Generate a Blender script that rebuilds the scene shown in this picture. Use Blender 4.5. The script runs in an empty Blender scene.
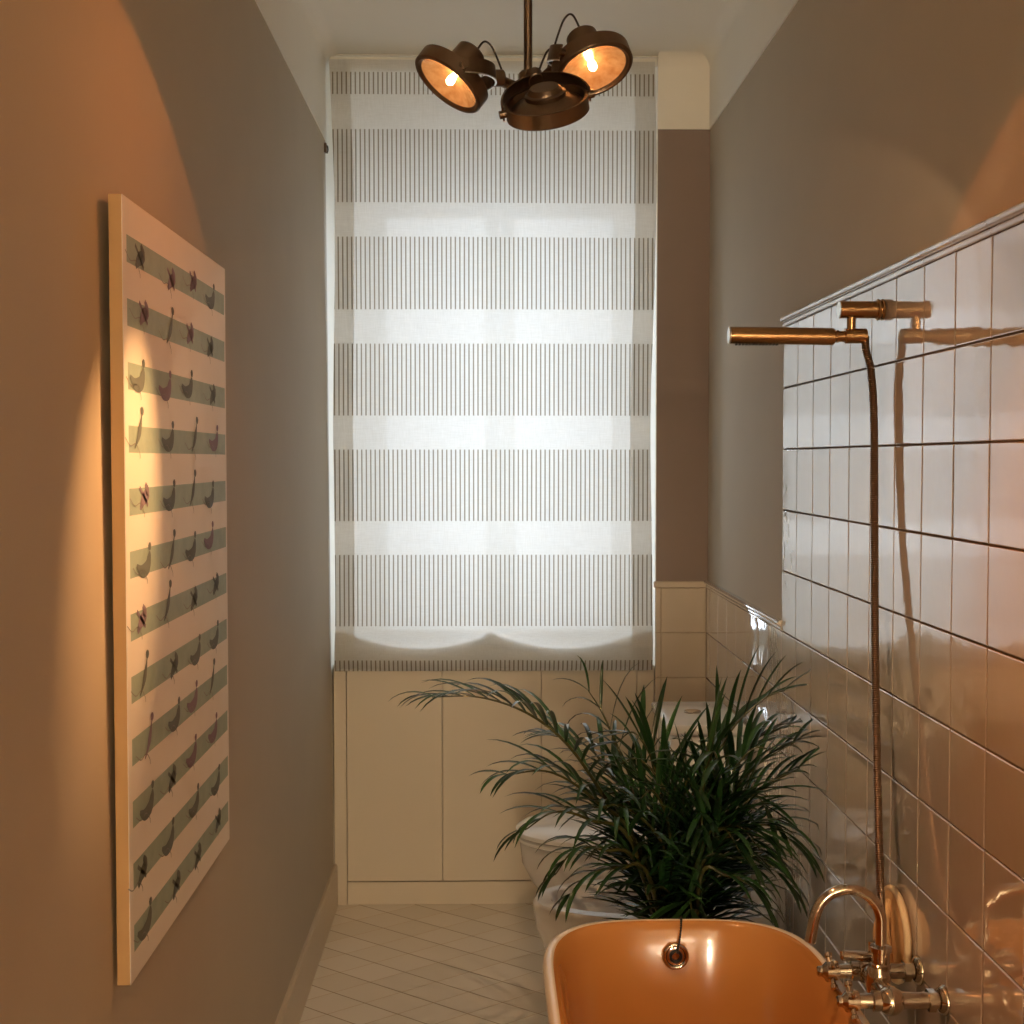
import bpy, bmesh, math, random
from mathutils import Vector, Matrix, Quaternion
R = math.radians
PI = math.pi
random.seed(7)
SC = bpy.context.scene
COL = SC.collection

# ------------------------------------------------------------------ camera
H = 1.55
cam = bpy.data.cameras.new('camera')
cam.sensor_width = 36.0
cam.lens = 1335.0 / 1024.0 * 36.0
cam.clip_start = 0.05
camo = bpy.data.objects.new('camera', cam)
COL.objects.link(camo)
camo.location = (0, 0, H)
camo.rotation_euler = (R(90 - 2.25), 0, R(-1.16))
SC.camera = camo

# ------------------------------------------------------------------ world: overcast daylight
w = bpy.data.worlds.new('overcast_sky')
SC.world = w
w.use_nodes = True
bg = w.node_tree.nodes['Background']
bg.inputs[0].default_value = (0.81, 0.91, 1.02, 1)
bg.inputs[1].default_value = 5.7

# ------------------------------------------------------------------ exposure
SC.view_settings.view_transform = 'Standard'
SC.view_settings.look = 'None'
SC.view_settings.gamma = 1.0
SC.view_settings.use_curve_mapping = False
SC.view_settings.exposure = 0.0

LAMP_COL = (1.0, 0.27, 0.035)
BEAM_COL = (1.0, 0.50, 0.19)
DOWN_COL = (1.0, 0.64, 0.36)
LAMP_WIDE = 3.0      # spill of one spotlight, watts
LAMP_BEAM = 22.0      # its narrow beam

FILL_GLOBE = 142.0           # emission of the unseen globes added to brighten the room

# portal that guides sampling through the window opening
pl = bpy.data.lights.new('window_portal', 'AREA')
pl.shape = 'RECTANGLE'; pl.size = 1.0; pl.size_y = 1.62
pl.cycles.is_portal = True
plo = bpy.data.objects.new('window_portal', pl)
COL.objects.link(plo)
plo.location = (0.06, 5.30, 1.68)
plo.rotation_euler = (R(-90), 0, 0)

# ------------------------------------------------------------------ pixel -> point on a plane of the room
def ray(x, y):
    d = Vector(((x - 512) / 1335.0, (512 - y) / 1335.0, -1.0))
    m = Matrix.Rotation(R(-1.16), 3, 'Z') @ Matrix.Rotation(R(90 - 2.25), 3, 'X')
    return m @ d
def at(x, y, Y):
    d = ray(x, y)
    return Vector((0, 0, H)) + d * (Y / d.y)

# ------------------------------------------------------------------ materials
def srgb(r, g, b):
    f = lambda c: (c / 12.92 if c <= 0.04045 else ((c + 0.055) / 1.055) ** 2.4)
    return (f(r / 255), f(g / 255), f(b / 255), 1)

class NT:
    def __init__(s, name):
        s.m = bpy.data.materials.new(name); s.m.use_nodes = True
        s.t = s.m.node_tree; s.b = s.t.nodes['Principled BSDF']
        s.out = s.t.nodes['Material Output']
    def n(s, typ, **kw):
        k = s.t.nodes.new(typ)
        for a, v in kw.items(): setattr(k, a, v)
        return k
    def l(s, a, b): s.t.links.new(a, b)
    def math(s, op, a, b=None, clamp=False):
        k = s.n('ShaderNodeMath', operation=op); k.use_clamp = clamp
        for i, v in enumerate((a, b)):
            if v is None: continue
            if isinstance(v, (int, float)): k.inputs[i].default_value = v
            else: s.l(v, k.inputs[i])
        return k.outputs[0]
    def mixc(s, f, a, b):
        k = s.n('ShaderNodeMix', data_type='RGBA')
        for i, v in ((0, f), (6, a), (7, b)):
            if isinstance(v, (int, float, tuple)): k.inputs[i].default_value = v
            else: s.l(v, k.inputs[i])
        return k.outputs[2]
    def pos(s, kind='Object'):
        c = s.n('ShaderNodeTexCoord'); x = s.n('ShaderNodeSeparateXYZ')
        s.l(c.outputs[kind], x.inputs[0]); return c.outputs[kind], x.outputs
    def noise(s, vec, scale, detail=3, rough=0.5):
        k = s.n('ShaderNodeTexNoise'); k.inputs['Scale'].default_value = scale
        k.inputs['Detail'].default_value = detail; k.inputs['Roughness'].default_value = rough
        if vec is not None: s.l(vec, k.inputs['Vector'])
        return k.outputs[0]
    def bump(s, h, strength, dist=0.001):
        k = s.n('ShaderNodeBump'); k.inputs['Strength'].default_value = strength
        k.inputs['Distance'].default_value = dist; s.l(h, k.inputs['Height'])
        s.l(k.outputs[0], s.b.inputs['Normal']); return k

def plain(name, col, rough=0.5, metal=0.0, ior=1.5, noise=0.0, nscale=30, bump=0.0, bscale=200, coat=0.0, spec=0.5):
    t = NT(name); b = t.b
    b.inputs['Base Color'].default_value = col
    b.inputs['Roughness'].default_value = rough
    b.inputs['Metallic'].default_value = metal
    b.inputs['IOR'].default_value = ior
    b.inputs['Specular IOR Level'].default_value = spec
    b.inputs['Coat Weight'].default_value = coat
    v, x = t.pos()
    if noise:
        n = t.noise(v, nscale)
        dk = tuple(c * (1 - noise) for c in col[:3]) + (1,)
        lt = tuple(min(1, c * (1 + noise)) for c in col[:3]) + (1,)
        t.l(t.mixc(n, dk, lt), b.inputs['Base Color'])
    if bump:
        t.bump(t.noise(v, bscale), bump)
    return t.m

M = {}
M['taupe'] = plain('taupe_paint', srgb(194, 182, 162), 0.75, noise=0.04, nscale=5, bump=0.25, bscale=260)
M['plum'] = plain('plum_brown_pillar', srgb(150, 132, 122), 0.75, noise=0.04, nscale=5, bump=0.25, bscale=260)  # pillar: same finish as the side walls, darker and browner
M['white_paint'] = plain('white_paint', srgb(250, 246, 234), 0.7, noise=0.02, nscale=4, bump=0.1, bscale=120)
M['gloss_white'] = plain('white_lacquer', srgb(222, 211, 190), 0.38, noise=0.015, nscale=3)
M['cream'] = plain('cream_trim', srgb(208, 192, 168), 0.3, noise=0.03, nscale=12)
M['frame_white'] = plain('window_paint', srgb(230, 230, 228), 0.4, noise=0.01)
M['ceramic'] = plain('sanitary_ceramic', srgb(238, 238, 236), 0.06, ior=1.55, coat=0.3, noise=0.01)
M['enamel'] = plain('tub_enamel', srgb(236, 222, 196), 0.14, ior=1.5, coat=0.3, noise=0.03, nscale=6)
M['enamel_glow'] = plain('tub_enamel_lamp_glow', srgb(190, 132, 72), 0.14, ior=1.5, coat=0.3, noise=0.03, nscale=6)  # tub inside: warm lamp glow mixed into the enamel colour
M['bronze'] = plain('brushed_bronze', srgb(118, 102, 88), 0.36, metal=1.0, noise=0.15, nscale=60)
M['bronze_edge'] = plain('bare_steel_edge', srgb(225, 225, 220), 0.3, metal=1.0, noise=0.02)
M['chrome'] = plain('chrome', srgb(196, 184, 168), 0.10, metal=1.0, noise=0.03, nscale=40)
M['brass'] = plain('aged_brass', srgb(176, 140, 100), 0.22, metal=1.0, noise=0.08, nscale=60)
M['hose_metal'] = plain('hose_metal', srgb(140, 122, 104), 0.3, metal=1.0, noise=0.05)
M['black'] = plain('black_plastic', srgb(28, 26, 24), 0.4, noise=0.1)
M['cable'] = plain('cable', srgb(50, 38, 30), 0.5, noise=0.1)
M['soil'] = plain('soil', srgb(48, 36, 26), 0.95, noise=0.4, nscale=80, bump=0.8, bscale=90)
M['pot'] = plain('dark_pot', srgb(70, 62, 56), 0.5, noise=0.1)
M['sponge'] = plain('sponge_pad', srgb(205, 165, 115), 0.9, noise=0.18, nscale=60, bump=0.8, bscale=350)
M['sponge_rim'] = plain('sponge_binding', srgb(225, 200, 160), 0.8, noise=0.08, nscale=60, bump=0.4, bscale=350)
M['pale_grout'] = plain('pale_grout', srgb(190, 172, 146), 0.9, noise=0.05)
M['grout'] = plain('grout', srgb(92, 76, 60), 0.9, noise=0.1, nscale=30)

def tile_mat():
    t = NT('glazed_wall_tile'); b = t.b
    v, x = t.pos()
    g = t.n('ShaderNodeNewGeometry')
    c = t.mixc(g.outputs['Random Per Island'], srgb(190, 182, 172), srgb(198, 190, 180))
    t.l(c, b.inputs['Base Color'])
    b.inputs['Roughness'].default_value = 0.05
    b.inputs['IOR'].default_value = 2.0
    b.inputs['Coat Weight'].default_value = 1.0
    b.inputs['Coat IOR'].default_value = 1.85
    b.inputs['Coat Roughness'].default_value = 0.04
    n1 = t.noise(v, 14, 2)
    n2 = t.noise(v, 110, 2)
    h = t.math('ADD', n1, t.math('MULTIPLY', n2, 0.045))
    bp = t.bump(h, 0.35, 0.0022)
    t.l(bp.outputs[0], b.inputs['Coat Normal'])
    return t.m
M['tile'] = tile_mat()

def floor_mat():
    t = NT('diagonal_floor_tile'); b = t.b
    v, x = t.pos()
    def fam(ang, off, pitch):
        a = R(ang); nx, ny = -math.sin(a), math.cos(a)
        s_ = t.math('ADD', t.math('MULTIPLY', x[0], nx), t.math('MULTIPLY', x[1], ny))
        q = t.math('DIVIDE', t.math('SUBTRACT', s_, off), pitch)
        fr = t.math('ABSOLUTE', t.math('SUBTRACT', t.math('FRACT', t.math('ADD', q, 0.5)), 0.5))
        return fr, t.math('FLOOR', q)
    f1, i1 = fam(-38.4, 2.974, 0.1205)
    f2, i2 = fam(37.3, 3.079, 0.1205)
    d = t.math('MINIMUM', f1, f2)
    g = t.n('ShaderNodeMapRange'); g.clamp = True
    g.inputs[1].default_value = 0.011; g.inputs[2].default_value = 0.024
    t.l(d, g.inputs[0])
    wn = t.n('ShaderNodeTexWhiteNoise', noise_dimensions='2D')
    cx = t.n('ShaderNodeCombineXYZ'); t.l(i1, cx.inputs[0]); t.l(i2, cx.inputs[1]); t.l(cx.outputs[0], wn.inputs[0])
    base = t.mixc(wn.outputs[0], srgb(238, 228, 208), srgb(246, 237, 220))
    g2 = t.n('ShaderNodeMapRange'); g2.clamp = True
    g2.inputs[1].default_value = 0.008; g2.inputs[2].default_value = 0.020
    t.l(f1, g2.inputs[0])
    col = t.mixc(g.outputs[0], srgb(204, 186, 156), base)
    col = t.mixc(g2.outputs[0], srgb(160, 138, 106), col)
    t.l(col, b.inputs['Base Color'])
    rg = t.math('ADD', 0.16, t.math('MULTIPLY', t.math('SUBTRACT', 1, g.outputs[0]), 0.5))
    t.l(rg, b.inputs['Roughness'])
    t.bump(t.math('ADD', g.outputs[0], t.math('MULTIPLY', t.noise(v, 20), 0.4)), 0.5, 0.001)
    return t.m
M['floor'] = floor_mat()

def fabric_mat():
    t = NT('striped_linen'); t.t.nodes.remove(t.b)
    v, x = t.pos()
    zb = t.math('FRACT', t.math('DIVIDE', t.math('SUBTRACT', x[2], 0.978 - 0.828), 0.3612))
    band = t.math('LESS_THAN', zb, 0.678)
    band = t.math('MULTIPLY', band, t.math('LESS_THAN', x[2], 2.858 - 0.828))
    fx = t.math('ABSOLUTE', t.math('SUBTRACT', t.math('FRACT', t.math('DIVIDE', x[0], 0.0153)), 0.5))
    line = t.math('LESS_THAN', fx, 0.15)
    m = t.math('MULTIPLY', band, line)
    mp = t.n('ShaderNodeMapping'); t.l(v, mp.inputs[0]); mp.inputs['Scale'].default_value = (1, 1, 0.06)
    wv = t.noise(mp.outputs[0], 420, 2)
    mp2 = t.n('ShaderNodeMapping'); t.l(v, mp2.inputs[0]); mp2.inputs['Scale'].default_value = (0.06, 1, 1)
    wh = t.noise(mp2.outputs[0], 420, 2)
    weave = t.math('MULTIPLY', t.math('ADD', wv, wh), 0.5)
    cloth = t.mixc(weave, srgb(220, 217, 209), srgb(248, 247, 244))
    col = t.mixc(m, cloth, srgb(158, 148, 132))
    df = t.n('ShaderNodeBsdfDiffuse'); t.l(col, df.inputs[0])
    tr = t.n('ShaderNodeBsdfTranslucent'); t.l(col, tr.inputs[0])
    tp = t.n('ShaderNodeBsdfTransparent')
    a = t.n('ShaderNodeMixShader'); a.inputs[0].default_value = 0.55
    t.l(df.outputs[0], a.inputs[1]); t.l(tr.outputs[0], a.inputs[2])
    bmx = t.n('ShaderNodeMixShader')
    fac = t.math('MULTIPLY', t.math('SUBTRACT', 1.0, m), t.math('MULTIPLY', t.math('SUBTRACT', 1.0, weave), 0.04))
    t.l(fac, bmx.inputs[0]); t.l(a.outputs[0], bmx.inputs[1]); t.l(tp.outputs[0], bmx.inputs[2])
    t.l(bmx.outputs[0], t.out.inputs[0])
    return t.m
M['linen'] = fabric_mat()

def glass_mat():
    t = NT('window_glass'); t.t.nodes.remove(t.b)
    tp = t.n('ShaderNodeBsdfTransparent'); gl = t.n('ShaderNodeBsdfGlossy'); gl.inputs['Roughness'].default_value = 0.0
    fr = t.n('ShaderNodeFresnel'); fr.inputs[0].default_value = 1.45
    mx = t.n('ShaderNodeMixShader'); t.l(fr.outputs[0], mx.inputs[0]); t.l(tp.outputs[0], mx.inputs[1]); t.l(gl.outputs[0], mx.inputs[2])
    t.l(mx.outputs[0], t.out.inputs[0]); return t.m
M['glass'] = glass_mat()

def canvas_mat():
    t = NT('painted_canvas'); b = t.b
    v, x = t.pos()
    q = t.math('DIVIDE', t.math('SUBTRACT', 1.867 - 0.80, x[2]), 0.0896)
    band = t.math('LESS_THAN', t.math('FRACT', q), 0.43)
    band = t.math('MULTIPLY', band, t.math('GREATER_THAN', x[2], 0.83 - 0.80))
    band = t.math('MULTIPLY', band, t.math('LESS_THAN', x[2], 1.867 - 0.80))
    band = t.math('MULTIPLY', band, t.math('GREATER_THAN', x[1], 1.902 - 2.23))
    band = t.math('MULTIPLY', band, t.math('LESS_THAN', x[1], 2.604 - 2.23))
    n = t.noise(v, 26, 5, 0.7)
    wash = t.mixc(n, srgb(140, 164, 152), srgb(184, 200, 182))
    paper = t.mixc(t.noise(v, 9, 3), srgb(240, 234, 222), srgb(248, 243, 232))
    t.l(t.mixc(band, paper, wash), b.inputs['Base Color'])
    b.inputs['Roughness'].default_value = 0.6
    t.bump(t.noise(v, 500), 0.2)
    return t.m
M['canvas'] = canvas_mat()
M['canvas_side'] = plain('canvas_edge', srgb(200, 160, 108), 0.7, noise=0.04)
M['fig_grey'] = plain('figure_ink', srgb(112, 120, 114), 0.7, noise=0.15)
M['fig_mauve'] = plain('figure_mauve', srgb(142, 124, 136), 0.7, noise=0.15)
M['fig_line'] = plain('figure_pencil', srgb(150, 148, 140), 0.7, noise=0.1)

def leaf_mat(name, a, b_):
    t = NT(name); b = t.b
    g = t.n('ShaderNodeNewGeometry')
    v, x = t.pos()
    f = t.math('ADD', t.math('MULTIPLY', g.outputs['Random Per Island'], 0.7), t.math('MULTIPLY', t.noise(v, 30), 0.3))
    t.l(t.mixc(f, a, b_), b.inputs['Base Color'])
    b.inputs['Roughness'].default_value = 0.28
    b.inputs['Coat Weight'].default_value = 0.25
    b.inputs['Transmission Weight'].default_value = 0.0
    return t.m
M['leaf'] = leaf_mat('palm_leaf', srgb(10, 26, 13), srgb(46, 88, 40))
M['stem'] = leaf_mat('palm_stem', srgb(52, 56, 26), srgb(88, 84, 40))

def lit(name, col, strength):
    t = NT(name); b = t.b
    b.inputs['Base Color'].default_value = col
    b.inputs['Emission Color'].default_value = col
    b.inputs['Emission Strength'].default_value = strength
    return t.m
M['opal'] = lit('fill_globe_glow', (1.0, 0.80, 0.56, 1), FILL_GLOBE)
M['bulb'] = lit('glowing_capsule', (1.0, 0.66, 0.33, 1), 30)
def reflector_mat(name, e):
    t = NT(name); b = t.b
    v, x = t.pos()
    n = t.noise(v, 90, 3)
    t.l(t.mixc(n, srgb(190, 120, 60), srgb(250, 200, 140)), b.inputs['Base Color'])
    t.l(t.mixc(n, srgb(200, 110, 45), srgb(250, 190, 120)), b.inputs['Emission Color'])
    b.inputs['Emission Strength'].default_value = e
    b.inputs['Metallic'].default_value = 0.6; b.inputs['Roughness'].default_value = 0.2
    return t.m
M['reflector'] = reflector_mat('lit_reflector', 0.38)

# ------------------------------------------------------------------ object helpers
def thing(name, label, cat, loc, group=None):
    o = bpy.data.objects.new(name, None); COL.objects.link(o)
    o.location = loc; o.empty_display_size = 0.05
    o['label'] = label; o['category'] = cat
    if group: o['group'] = group
    return o
def root_loc(p):
    while p.parent: p = p.parent
    return p.location
def obj(name, bm, mats, parent=None, smooth=False, angle=40):
    me = bpy.data.meshes.new(name)
    if parent is not None:
        bmesh.ops.translate(bm, vec=-root_loc(parent), verts=bm.verts)
    bmesh.ops.recalc_face_normals(bm, faces=bm.faces)
    bm.to_mesh(me); bm.free()
    if not isinstance(mats, (list, tuple)): mats = [mats]
    for m in mats: me.materials.append(m)
    if smooth:
        for p in me.polygons: p.use_smooth = True
        try: me.set_sharp_from_angle(angle=R(angle))
        except Exception: pass
    o = bpy.data.objects.new(name, me); COL.objects.link(o)
    if parent is not None: o.parent = parent
    return o
def tag(o, label, cat, group=None):
    o['label'] = label; o['category'] = cat
    if group: o['group'] = group
    return o
def struct(name, bm, m, parent=None, **k):
    o = obj(name, bm, m, parent, **k)
    if parent is None: o['kind'] = 'structure'
    return o

def box(bm, x0, x1, y0, y1, z0, z1, bev=0.0, seg=2, mi=0):
    n0 = len(bm.faces)
    r = bmesh.ops.create_cube(bm, size=1)
    vs = r['verts']
    for v in vs:
        v.co = Vector(((x0 + x1) / 2 + v.co.x * (x1 - x0), (y0 + y1) / 2 + v.co.y * (y1 - y0), (z0 + z1) / 2 + v.co.z * (z1 - z0)))
    fs = list({f for v in vs for f in v.link_faces})
    for f in fs: f.material_index = mi
    if bev:
        es = list({e for v in vs for e in v.link_edges})
        bmesh.ops.bevel(bm, geom=es, offset=bev, segments=seg, profile=0.5, affect='EDGES')
def nb(): return bmesh.new()
def boxm(*a, **k):
    bm = nb(); box(bm, *a, **k); return bm

def frame_from(d, up=Vector((0, 0, 1))):
    d = Vector(d).normalized()
    if abs(d.dot(up)) > 0.97: up = Vector((0, 1, 0))
    s = d.cross(up).normalized(); u = s.cross(d).normalized()
    return d, s, u
def ring_verts(bm, c, s, u, r, n): return [bm.verts.new(c + s * (math.cos(2 * PI * k / n) * r) + u * (math.sin(2 * PI * k / n) * r)) for k in range(n)]
def lathe(bm, p, d, prof, n=28, cap0=True, cap1=True, mi=0):
    """prof: list of (distance along d, radius)"""
    d, s, u = frame_from(d); p = Vector(p)
    rings = [ring_verts(bm, p + d * a, s, u, max(r, 1e-5), n) for a, r in prof]
    fs = []
    for A, B in zip(rings, rings[1:]):
        for k in range(n):
            fs.append(bm.faces.new((A[k], A[(k + 1) % n], B[(k + 1) % n], B[k])))
    if cap0: fs.append(bm.faces.new(rings[0][::-1]))
    if cap1: fs.append(bm.faces.new(rings[-1]))
    for f in fs: f.material_index = mi
def cyl(bm, a, b, r, n=20, r2=None, bev=0.0, mi=0):
    a = Vector(a); b = Vector(b); L = (b - a).length
    r2 = r if r2 is None else r2
    if bev: prof = [(0, r - bev), (bev, r), (L - bev, r2), (L, r2 - bev)]
    else: prof = [(0, r), (L, r2)]
    lathe(bm, a, b - a, prof, n, mi=mi)
def cmr(pts, k=8):
    P = [Vector(p) for p in pts]; P = [P[0] * 2 - P[1]] + P + [P[-1] * 2 - P[-2]]
    out = []
    for i in range(1, len(P) - 2):
        a, b, c, d = P[i - 1], P[i], P[i + 1], P[i + 2]
        for j in range(k):
            t = j / k
            out.append(0.5 * ((2 * b) + (c - a) * t + (2 * a - 5 * b + 4 * c - d) * t * t + (3 * b - a - 3 * c + d) * t ** 3))
    out.append(P[-2].copy()); return out
def tube(bm, pts, r, n=10, smooth=8, ribs=None, mi=0):
    P = cmr(pts, smooth) if smooth else [Vector(p) for p in pts]
    if ribs:      # resample evenly for a ribbed hose
        L = [0]
        for a, b in zip(P, P[1:]): L.append(L[-1] + (b - a).length)
        N = int(L[-1] / ribs) * 2; Q = []; j = 0
        for i in range(N + 1):
            s = L[-1] * i / N
            while j < len(L) - 2 and L[j + 1] < s: j += 1
            Q.append(P[j].lerp(P[j + 1], (s - L[j]) / max(1e-9, L[j + 1] - L[j])))
        P = Q
    rings = []; up = None
    for i, p in enumerate(P):
        t = (P[min(i + 1, len(P) - 1)] - P[max(i - 1, 0)]).normalized()
        if up is None:
            _, s, u = frame_from(t)
        else:
            u = (up - t * up.dot(t)).normalized(); s = t.cross(u).normalized()
        up = u
        rr = r(i / (len(P) - 1)) if callable(r) else r
        if ribs: rr *= (1.0 if i % 2 else 0.86)
        rings.append(ring_verts(bm, p, s, u, rr, n))
    fs = []
    for A, B in zip(rings, rings[1:]):
        for k in range(n): fs.append(bm.faces.new((A[k], A[(k + 1) % n], B[(k + 1) % n], B[k])))
    fs.append(bm.faces.new(rings[0][::-1])); fs.append(bm.faces.new(rings[-1]))
    for f in fs: f.material_index = mi
def torus(bm, c, axis, R_, r, n=36, m=10):
    d, s, u = frame_from(axis); c = Vector(c); rings = []
    for i in range(n):
        a = 2 * PI * i / n; rad = s * math.cos(a) + u * math.sin(a)
        rings.append([bm.verts.new(c + rad * (R_ + r * math.cos(2 * PI * k / m)) + d * (r * math.sin(2 * PI * k / m))) for k in range(m)])
    for i in range(n):
        A, B = rings[i], rings[(i + 1) % n]
        for k in range(m): bm.faces.new((A[k], A[(k + 1) % m], B[(k + 1) % m], B[k]))
def loft(bm, loops, cap0=True, cap1=True, closed=True):
    rings = [[bm.verts.new(p) for p in L] for L in loops]; n = len(rings[0])
    for A, B in zip(rings, rings[1:]):
        for k in range(n if closed else n - 1):
            bm.faces.new((A[k], A[(k + 1) % n], B[(k + 1) % n], B[k]))
    if cap0: bm.faces.new(rings[0][::-1])
    if cap1: bm.faces.new(rings[-1])
def prism_y(bm, prof, y0, y1):
    """closed polygon of (x, z) extruded along y"""
    loft(bm, [[Vector((x, y0, z)) for x, z in prof], [Vector((x, y1, z)) for x, z in prof]])

# ================================================================== THE ROOM
XR = 0.766            # face of the wall tiles
XW = 0.772            # painted face of the right wall
YB = 4.60             # face of the pillar and of the cabinet under the blind
YN = 5.12             # back of the window niche
YS = -8.0             # wall behind the camera
ZC = 2.925            # ceiling
ZL = 2.628            # lower edge of the white band, left
ZR = 2.678            # lower edge of the white band, right
def xl(z): return -0.524 - 0.006 * z        # the left wall leans a little

struct('floor', boxm(-0.75, 0.95, YS - 0.1, YN + 0.1, -0.08, 0.0), M['floor'])
bm = nb(); prism_y(bm, [(-0.75, 0), (xl(0), 0), (xl(3.0), 3.0), (-0.75, 3.0)], YS, YB - 0.02)
struct('wall_left', bm, M['taupe'])
bm = nb(); prism_y(bm, [(-0.75, 0), (xl(0), 0), (xl(3.0), 3.0), (-0.75, 3.0)], YB - 0.02, YN + 0.1)
struct('wall_niche_left', bm, M['white_paint'])
struct('wall_right', boxm(XW, 0.92, YS, YN + 0.1, 0, 3.0), M['taupe'])
struct('wall_back', boxm(-0.75, 0.92, YS - 0.12, YS, 0, 3.0), M['taupe'])

# ceiling with rounded cove, white down to the paint line
def arc(cx, cz, r, a0, a1, n=8):
    return [(cx + r * math.cos(R(a0 + (a1 - a0) * i / n)), cz + r * math.sin(R(a0 + (a1 - a0) * i / n))) for i in range(n + 1)]
rc = 0.045
xa = xl(2.8) + 0.004; xb = XW - 0.004
prof = [(xl(ZL) - 0.01, ZL), (xl(ZL) + 0.003, ZL)] + arc(xa + rc, ZC - rc, rc, 180, 90) + arc(xb - rc, ZC - rc, rc, 90, 0) + [(xb, ZR), (xb + 0.02, ZR), (xb + 0.02, 3.1), (-0.75, 3.1), (-0.75, ZL + 0.2)]
bm = nb(); prism_y(bm, prof, YS, YB + 0.0)
struct('ceiling', bm, M['white_paint'], smooth=True, angle=30)
struct('ceiling_niche', boxm(-0.75, 0.92, YB, YN + 0.1, ZC - 0.004, 3.1), M['white_paint'])

# pillar right of the window: taupe, white head, tiled foot
XP = 0.592
struct('wall_pillar', boxm(XP, XW + 0.01, YB, YN, 0, ZR), M['plum'])
bm = nb()
prism = [(YB - 0.003, ZR)] + [(YB - 0.003, ZC - 0.05)] + [(YB - 0.003 - 0.05 * (1 - math.cos(R(a))), ZC - 0.05 + 0.05 * math.sin(R(a))) for a in (22, 45, 67, 90)] + [(YN, ZC), (YN, ZR)]
loft(bm, [[Vector((x, y, z)) for y, z in prism] for x in (XP - 0.002, XW)])
struct('trim_1', bm, M['white_paint'], smooth=True)
struct('trim_2', boxm(XP - 0.003, XP, YB, YN, 0, ZR), M['white_paint'])    # white reveal of the pillar

# niche back wall with window opening
ox0, ox1, oz0, oz1 = -0.455, 0.565, 0.84, 2.545
bm = nb()
box(bm, -0.75, ox0, YN, YN + 0.22, 0, 3.0); box(bm, ox1, 0.92, YN, YN + 0.22, 0, 3.0)
box(bm, ox0, ox1, YN, YN + 0.22, oz1, 3.0); box(bm, ox0, ox1, YN, YN + 0.22, 0, oz0)
struct('wall_window', bm, M['white_paint'])
# window: frame, two sashes, two panes
wf = thing('window_1', 'white double casement window behind the blind', 'window', (0.06, YN + 0.05, oz0))
del wf['category']; del wf['label']; wf['kind'] = 'structure'
bm = nb(); y0, y1 = YN + 0.02, YN + 0.09
for a in ((ox0, ox0 + 0.035, oz0, oz1), (ox1 - 0.035, ox1, oz0, oz1), (ox0 + 0.035, ox1 - 0.035, oz1 - 0.035, oz1), (ox0 + 0.035, ox1 - 0.035, oz0, oz0 + 0.035)):
    box(bm, a[0], a[1], y0, y1, a[2], a[3], 0.003)
obj('window_frame', bm, M['frame_white'], wf)
for (a, b) in ((-0.418, 0.056), (0.062, 0.528)):
    l = -0.378 if a < 0 else 0.117; r = 0.001 if a < 0 else 0.492
    zt, zb = 2.476, 0.89
    bm = nb()
    box(bm, a, l, y0 - 0.012, y1 - 0.02, oz0 + 0.037, oz1 - 0.037, 0.003)
    box(bm, r, b, y0 - 0.012, y1 - 0.02, oz0 + 0.037, oz1 - 0.037, 0.003)
    box(bm, l, r, y0 - 0.012, y1 - 0.02, zt, oz1 - 0.037, 0.003)
    box(bm, l, r, y0 - 0.012, y1 - 0.02, oz0 + 0.037, zb, 0.003)
    s = obj('sash', bm, M['frame_white'], wf)
    obj('pane', boxm(l - 0.004, r + 0.004, y0 + 0.018, y0 + 0.024, zb - 0.004, zt + 0.004), M['glass'], s)
bm = nb()
cyl(bm, (0.058, y0 - 0.012, 1.62), (0.058, y0 - 0.045, 1.62), 0.008)
box(bm, 0.048, 0.068, y0 - 0.055, y0 - 0.04, 1.51, 1.63, 0.004)
obj('window_handle', bm, M['chrome'], wf)

# skirting on the left
bm = nb()
t = 0.012
loft(bm, [[Vector((x, y, z)) for x, z in ((xl(0) - 0.001, 0), (xl(0) + t, 0), (xl(0.14) + t, 0.138), (xl(0.14) + t * 0.6, 0.146), (xl(0.15) - 0.001, 0.146))] for y in (YS, YB - 0.001)])
struct('baseboard_left', bm, M['cream'])

# ---- glazed tiles on the right wall
P = 0.1565
ztop_hi = 1.889; YH = 3.422
zj = [1.733 - P * k for k in range(12)]       # horizontal joints
def tile(bm, y0, y1, z0, z1, tilt=True, axis='x', xf=XR):
    g = 0.0016; bv = 0.0015
    dz = random.uniform(-1, 1) * 0.00035; dy = random.uniform(-1, 1) * 0.00035
    y0 += g; y1 -= g; z0 += g; z1 -= g
    if y1 - y0 < 0.004 or z1 - z0 < 0.004: return
    def pt(y, z, ins, off):
        yy = (y0 + ins) if y == 0 else (y1 - ins); zz = (z0 + ins) if z == 0 else (z1 - ins)
        t = (dy * (1 if y else -1) + dz * (1 if z else -1)) if tilt else 0
        if axis == 'x': return bm.verts.new((xf + off + (t if off < 0.004 else 0), yy, zz))
        return bm.verts.new((yy, xf + off + (t if off < 0.004 else 0), zz))
    A = [pt(a, b, 0, 0.006) for a, b in ((0, 0), (1, 0), (1, 1), (0, 1))]
    B = [pt(a, b, 0, bv) for a, b in ((0, 0), (1, 0), (1, 1), (0, 1))]
    C = [pt(a, b, bv * 0.4, bv * 0.35) for a, b in ((0, 0), (1, 0), (1, 1), (0, 1))]
    D = [pt(a, b, bv * 1.2, 0) for a, b in ((0, 0), (1, 0), (1, 1), (0, 1))]
    for U, V in ((A, B), (B, C), (C, D)):
        for k in range(4): bm.faces.new((U[k], U[(k + 1) % 4], V[(k + 1) % 4], V[k]))
    bm.faces.new(D)
bm = nb()
yk = YH
cols = []
while yk > YS: cols.append((max(yk - P, YS), yk)); yk -= P
back = []; yk = YH
while yk < YB: back.append((yk, min(yk + P, YB))); yk += P
ztw = zj[4]                                   # top of the low wainscot tiles
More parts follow.
